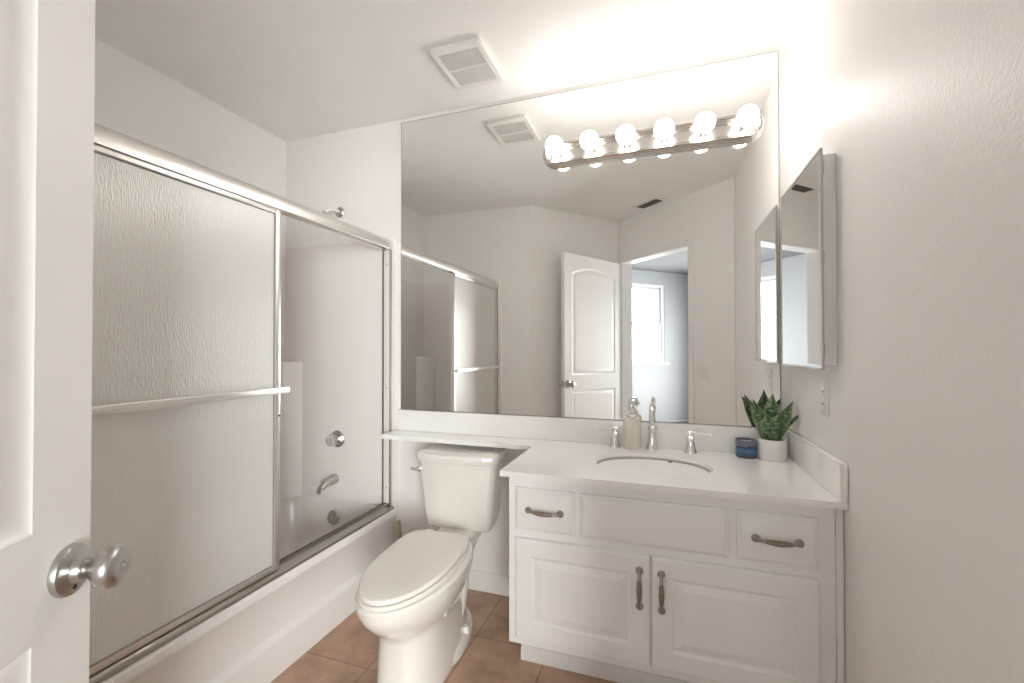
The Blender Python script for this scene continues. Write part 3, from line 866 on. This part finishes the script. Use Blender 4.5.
# ================================================================== VANITY LIGHT (six globes)
LZ, LX0, LX1 = 2.131, -.545, .393
vl = thing('vanity_light', 'chrome bar light with six lit globe bulbs on the mirror', 'wall light', ((LX0 + LX1) / 2, D, LZ - .064))
b = BM()
lp = rrect(LX0, LX1, LZ - .064, LZ + .050, .056, 10)
steps = [(D - .0006, 0), (D - .010, 0), (D - .0125, .0025), (D - .021, .0025), (D - .0235, .005), (D - .031, .005), (D - .0335, .0075), (D - .038, .009), (D - .040, .012), (D - .040, .019), (D - .037, .022), (D - .010, .023), (D - .0085, .025)]
loft(b, [[Vector((a, w, c)) for a, c in offset_loop(lp, i)] for w, i in steps])
obj('backplate', b, 'light_metal', vl, angle=25)
for k in range(6):
    x = -.470 + k * (.318 + .470) / 5
    b = BM(); lathe(b, [(0, 0), (.026, 0), (.026, .004), (.0205, .008), (.0205, .040), (.0185, .044), (0, .044)], (x, D - .008, LZ), '-Y', 24)
    so = obj('socket', b, 'satin_nickel', vl)
    b = BM()
    pf = []
    for j in range(17):
        a = PI * j / 16
        r = .040 * math.sin(a); h_ = .058 - .040 * math.cos(a)
        pf.append((r if j not in (0,) else 0, h_))
    pf = [(0, .010), (.0135, .010), (.0135, .020)] + [p for p in pf if p[1] > .0215]
    lathe(b, pf, (x, D - .040, LZ), '-Y', 32)
    obj('bulb', b, 'bulb', vl)

# ================================================================== MEDICINE CABINET
mc = thing('medicine_cabinet', 'mirror fronted medicine cabinet on the right wall beside the big mirror', 'medicine cabinet', (XR - .02, 1.78, 1.147))
b = BM(); box(b, .450, XR - .0005, 1.562, 2.006, 1.158, 1.792, .001, 1)
obj('body', b, 'steel_white', mc)
b = BM()
lp = [(1.549, 1.147), (2.015, 1.147), (2.015, 1.803), (1.549, 1.803)]
loft(b, [[Vector((w, a, c)) for a, c in offset_loop(lp, i)] for w, i in ((.448, 0), (.4435, 0), (.4412, .012))])
dm = obj('mirror_door', b, 'mirror', mc, angle=2)
b = BM()
for z in (1.147 - .004, 1.803 - .002): box(b, .4408, .449, 1.547, 2.017, z, z + .006, .001, 1)
for y in (1.5465, 2.0145): box(b, .4425, .449, y, y + .003, 1.147, 1.803)
obj('edge_channel', b, 'satin_nickel', dm)
for z in (1.20, 1.48, 1.75):
    b = BM(); lathe(b, [(0, -.018), (.004, -.018), (.004, .018), (0, .018)], (.4505, 1.558, z), 'Z', 10)
    obj('hinge', b, 'satin_nickel', mc)

# ================================================================== FAUCET (widespread)
FXC, FYC = -.051, 2.004
fa = thing('faucet', 'polished chrome widespread faucet with white lever handles behind the sink', 'faucet', (FXC, FYC, CZ))
b = BM()
lathe(b, [(0, 0), (.0275, 0), (.0275, .004), (.0245, .010), (.0205, .026), (.0170, .046), (.0150, .068), (.0145, .085), (.0178, .088), (.0188, .093), (.0178, .098), (.0135, .101), (0, .101)], (FXC, FYC, CZ), 'Z', 28)
tube(b, [(FXC, FYC, CZ + .098), (FXC, FYC, CZ + .140), (FXC, FYC - .006, CZ + .168), (FXC, FYC - .028, CZ + .190), (FXC, FYC - .060, CZ + .196), (FXC, FYC - .095, CZ + .184), (FXC, FYC - .113, CZ + .160), (FXC, FYC - .118, CZ + .138)],
     [.0120, .0112, .0105, .0102, .0098, .0096, .0100, .0112], 18, 6)
so = obj('spout', b, 'chrome', fa)
b = BM(); lathe(b, [(0, 0), (.0055, 0), (.0045, .008), (.0075, .012), (.0080, .017), (.0045, .024), (.0025, .031), (0, .033)], (FXC, FYC - .012, CZ + .183), 'Z', 16)
obj('finial', b, 'chrome', so)
def handle(x, y, s):
    b = BM()
    lathe(b, [(0, 0), (.0260, 0), (.0260, .004), (.0230, .011), (.0180, .029), (.0145, .046), (.0138, .052), (.0158, .057), (.0158, .062), (.0105, .067), (.0095, .073), (0, .075)], (x, y, CZ), 'Z', 24)
    tube(b, [(x - s * .012, y, CZ + .0785), (x, y, CZ + .0795), (x + s * .024, y, CZ + .0785)], [.0090, .0105, .0068], 14, 4)
    h_ = obj('handle', b, 'chrome', fa)
    b = BM(); tube(b, [(x + s * .023, y, CZ + .0785), (x + s * .042, y, CZ + .078), (x + s * .074, y, CZ + .078)], [.0056, .0066, .0050], 14, 4)
    obj('lever', b, 'porcelain', h_, 'white porcelain lever')
    b = BM(); lathe(b, [(0, 0), (.0054, 0), (.0062, .004), (.0045, .010), (0, .012)], (x + s * .073, y, CZ + .078), 'X' if s > 0 else '-X', 14)
    obj('lever_tip', b, 'chrome', h_)
handle(-.208, 2.006, -1)
handle(.102, 1.996, 1)

# ================================================================== COUNTER ITEMS
# soap dispenser
x, y = -.135, 1.998
sd = thing('soap_dispenser', 'beige ceramic soap dispenser with silver pump beside the faucet', 'soap dispenser', (x, y, CZ))
b = BM(); lathe(b, [(0, 0), (.0345, 0), (.0375, .003), (.0380, .010), (.0375, .108), (.0365, .117), (.032, .124), (.0305, .128), (.0305, .132), (.022, .134), (0, .134)], (x, y, CZ), 'Z', 40)
obj('bottle', b, 'soap', sd)
b = BM(); lathe(b, [(0, .133), (.0205, .133), (.0205, .146), (.017, .149), (.0095, .151), (.0095, .160), (.0165, .163), (.0175, .168), (.0165, .204), (.0125, .210), (0, .210)], (x, y, CZ), 'Z', 28)
pu = obj('pump', b, 'chrome', sd, 'silver pump top')
b = BM(); tube(b, [(x, y, CZ + .186), (x + .014, y - .022, CZ + .186), (x + .019, y - .033, CZ + .180), (x + .020, y - .036, CZ + .172)], [.0065, .006, .0055, .005], 12, 5)
obj('nozzle', b, 'chrome', pu)

# candle
x, y = .307, 1.990
cd = thing('candle', 'dark blue glass candle jar beside the white plant pot', 'candle', (x, y, CZ))
b = BM(); lathe(b, [(0, 0), (.0345, 0), (.0375, .004), (.0385, .012), (.0385, .066), (.0375, .070), (.0357, .070), (.0350, .059), (0, .059)], (x, y, CZ), 'Z', 40)
obj('jar', b, 'candle', cd)
b = BM(); lathe(b, [(0, .0592), (.0347, .0592), (.0347, .0602), (0, .0602)], (x, y, CZ), 'Z', 32)
obj('wax', b, 'wax', cd)
b = BM(); tube(b, [(x, y, CZ + .060), (x + .001, y, CZ + .068)], .0012, 6, 0)
obj('wick', b, 'slot', cd)

# snake plant
x, y = .396, 1.980
pl = thing('potted_plant', 'small snake plant in a white pot at the countertop corner', 'plant', (x, y, CZ))
b = BM(); lathe(b, [(0, 0), (.0450, 0), (.0470, .003), (.0480, .010), (.0485, .077), (.0475, .080), (.0440, .080), (.0432, .077), (.0430, .064), (0, .064)], (x, y, CZ), 'Z', 44)
obj('pot', b, 'pot', pl)
b = BM(); lathe(b, [(0, .063), (.0427, .063), (.0427, .069), (.03, .072), (0, .073)], (x, y, CZ), 'Z', 28)
obj('soil', b, 'soil', pl)
def leaf(L, wid, az, lean, curl, base, twist, z0=.070):
    """az direction of lean, blade with a V fold, pointed tip"""
    b = BM(); uvl = b.loops.layers.uv.new('UVMap')
    n, m = 14, 6
    dirh = Vector((math.cos(az), math.sin(az), 0))
    side0 = Vector((-math.sin(az + twist), math.cos(az + twist), 0))
    p = Vector((x + base[0], y + base[1], CZ + z0))
    rows = []
    for i in range(n + 1):
        t = i / n
        ang = lean + curl * t
        tg = (dirh * math.sin(ang) + Vector((0, 0, math.cos(ang)))).normalized()
        if i: p = p + tg * (L / n)
        w_ = wid * (0.42 + 0.58 * math.sin(PI * min(1, t * 0.9 + .08)) ** .8) * (1 - max(0, (t - .55) / .45) ** 1.7) + .0006
        sd_ = (side0 - tg * side0.dot(tg)).normalized(); nr = tg.cross(sd_).normalized()
        rows.append((p.copy(), sd_, nr, w_, t))
    fr_, bk_ = [], []
    for p, s, nr, w_, t in rows:
        fr_.append([]); bk_.append([])
        for j in range(m + 1):
            c = -1 + 2 * j / m
            fold = (c * c) * w_ * .55
            q = p + s * (c * w_) + nr * fold + nr * (.0012 * math.sin(t * 17 + c))
            fr_[-1].append(b.verts.new(q)); bk_[-1].append(b.verts.new(q - nr * (.0016 * (1 - .8 * abs(c)) + .0004)))
    def quad(a, uvs):
        f = b.faces.new(a)
        for l, u_ in zip(f.loops, uvs): l[uvl].uv = u_
    for i in range(n):
        for j in range(m):
            u0, u1, v0, v1 = j / m, (j + 1) / m, i / n, (i + 1) / n
            quad((fr_[i][j], fr_[i][j + 1], fr_[i + 1][j + 1], fr_[i + 1][j]), ((u0, v0), (u1, v0), (u1, v1), (u0, v1)))
            quad((bk_[i][j + 1], bk_[i][j], bk_[i + 1][j], bk_[i + 1][j + 1]), ((u1, v0), (u0, v0), (u0, v1), (u1, v1)))
        for jj, rev in ((0, True), (m, False)):
            a = (fr_[i][jj], fr_[i + 1][jj], bk_[i + 1][jj], bk_[i][jj])
            quad(a if not rev else tuple(reversed(a)), ((0.0 if rev else 1.0, i / n),) * 4)
    return obj('leaf', b, 'leaf', pl, weld=False, angle=60)
# direction towards the camera is about -pi/2 - .2 ; image right is about +x
for a in (
    (.172, .026, PI + .10, .20, .40, (-.012, -.006), 1.35),
    (.175, .024, PI + .45, .30, .10, (-.014, .008), 1.1),
    (.188, .031, -PI / 2, .02, .06, (.004, .008), .10),
    (.118, .027, -PI / 2 - .55, .15, .25, (-.008, -.012), .45),
    (.122, .026, -PI / 2 + .35, .12, .25, (.008, -.014), -.2),
    (.172, .022, -.05, .30, .12, (.012, .000), 1.35),
    (.160, .010, .05, .50, .30, (.018, -.004), .6),
    (.150, .018, PI / 2 - .6, .18, .2, (.012, .014), .4),
):
    leaf(*a)

# ================================================================== WALL PLATES
def rplate(bm, lp, to3, th):
    loft(bm, [[to3(a, c, w) for a, c in offset_loop(lp, i)] for w, i in ((0, 0), (th * .5, 0), (th * .85, .0015), (th, .004))])
# outlet on the right wall
yc, zc = 1.672, 1.050
b = BM(); rplate(b, rrect(yc - .035, yc + .035, zc - .058, zc + .058, .004, 3), lambda a, c, w: Vector((XR - .0002 - w, a, c)), .005)
ou = tag(obj('wall_outlet', b, 'plastic'), 'white wall outlet on the right wall below the medicine cabinet', 'outlet')
for dz in (-.02, .02):
    b = BM(); rplate(b, rrect(yc - .016, yc + .016, zc + dz - .0145, zc + dz + .0145, .008, 4), lambda a, c, w: Vector((XR - .005 - w, a, c)), .002)
    r_ = obj('socket', b, 'plastic', ou)
    b = BM()
    for dy in (-.006, .006): box(b, XR - .0075, XR - .0068, yc + dy - .001, yc + dy + .001, zc + dz - .003, zc + dz + .005)
    obj('slot', b, 'slot', r_)
# double switch on the door wall
uc, zc = .474, 1.03
b = BM(); f3 = lambda a, c, w: Vector((*uv(a, V0 - .0002 - w), c))
rplate(b, rrect(uc - .058, uc + .058, zc - .058, zc + .058, .004, 3), f3, .005)
sw = tag(obj('light_switch', b, 'plastic'), 'white double light switch plate beside the doorway, seen in the mirror', 'light switch')
for du in (-.023, .023):
    b = BM(); rplate(b, rrect(uc + du - .0165, uc + du + .0165, zc - .033, zc + .033, .003, 3), lambda a, c, w: Vector((*uv(a, V0 - .0052 - w), c)), .004)
    obj('rocker', b, 'plastic', sw)

# ================================================================== CEILING VENTS
EX0, EX1, EY0, EY1 = -.916, -.684, 1.606, 1.892
ev = thing('exhaust_fan', 'white square exhaust fan grille on the ceiling above the toilet', 'exhaust fan', ((EX0 + EX1) / 2, (EY0 + EY1) / 2, H - .022))
b = BM()
lp = rrect(EX0, EX1, EY0, EY1, .012, 4); hole = list(reversed(rrect(EX0 + .026, EX1 - .026, EY0 + .032, EY1 - .030, .003, 2)))
hole = rrect(EX0 + .026, EX1 - .026, EY0 + .032, EY1 - .030, .003, 2)
plate(b, offset_loop(lp, .004), [hole], lambda a, c, w: Vector((a, c, w)), H - .022, H - .012)
loft(b, [[Vector((a, c, w)) for a, c in offset_loop(lp, i)] for w, i in ((H - .0005, .006), (H - .012, 0), (H - .020, 0), (H - .022, .004))], False, False)
obj('cover', b, 'plastic', ev)
b = BM(); box(b, EX0 + .022, EX1 - .022, EY0 + .028, EY1 - .026, H - .010, H - .001)
obj('backing', b, 'vent_slot', ev)
b = BM()
ym = (EY0 + EY1) / 2
box(b, EX0 + .025, EX1 - .025, ym - .004, ym + .004, H - .0215, H - .010)
n = 22; w_ = (EX1 - EX0 - .052) / n
for k in range(n + 1):
    xx = EX0 + .026 + k * w_
    box(b, xx - w_ * .20, xx + w_ * .20, EY0 + .031, EY1 - .029, H - .0205, H - .011)
obj('louvre', b, 'plastic', ev)

scx, scy = -.115, .165
ua, va = (scx + scy) * R2, (scx - scy) * R2
sv2 = thing('air_register', 'small dark louvred air register on the ceiling near the doorway, seen in the mirror', 'air vent', (scx, scy, H - .008))
b = BM(); g3 = lambda a, c, w: Vector((*uv(a, c), w))
lp = rrect(ua - .145, ua + .145, va - .07, va + .07, .006, 3)
hole = rrect(ua - .118, ua + .118, va - .045, va + .045, .002, 2)
plate(b, lp, [hole], g3, H - .008, H - .0005)
obj('frame', b, 'plastic', sv2)
b = BM()
prism(b, [uv(ua - .118, va - .045), uv(ua - .118, va + .045), uv(ua + .118, va + .045), uv(ua + .118, va - .045)], H - .002, H - .0005)
obj('duct_opening', b, 'slot', sv2)
b = BM()
for k in range(9):
    v_ = va - .04 + k * .01
    prism(b, [uv(ua - .118, v_ - .0016), uv(ua - .118, v_ + .0016), uv(ua + .118, v_ + .0016), uv(ua + .118, v_ - .0016)], H - .0075, H - .002)
obj('louvre', b, 'vent_dark', sv2)

for o in list(bpy.data.objects):
    if '_o' in o: del o['_o']
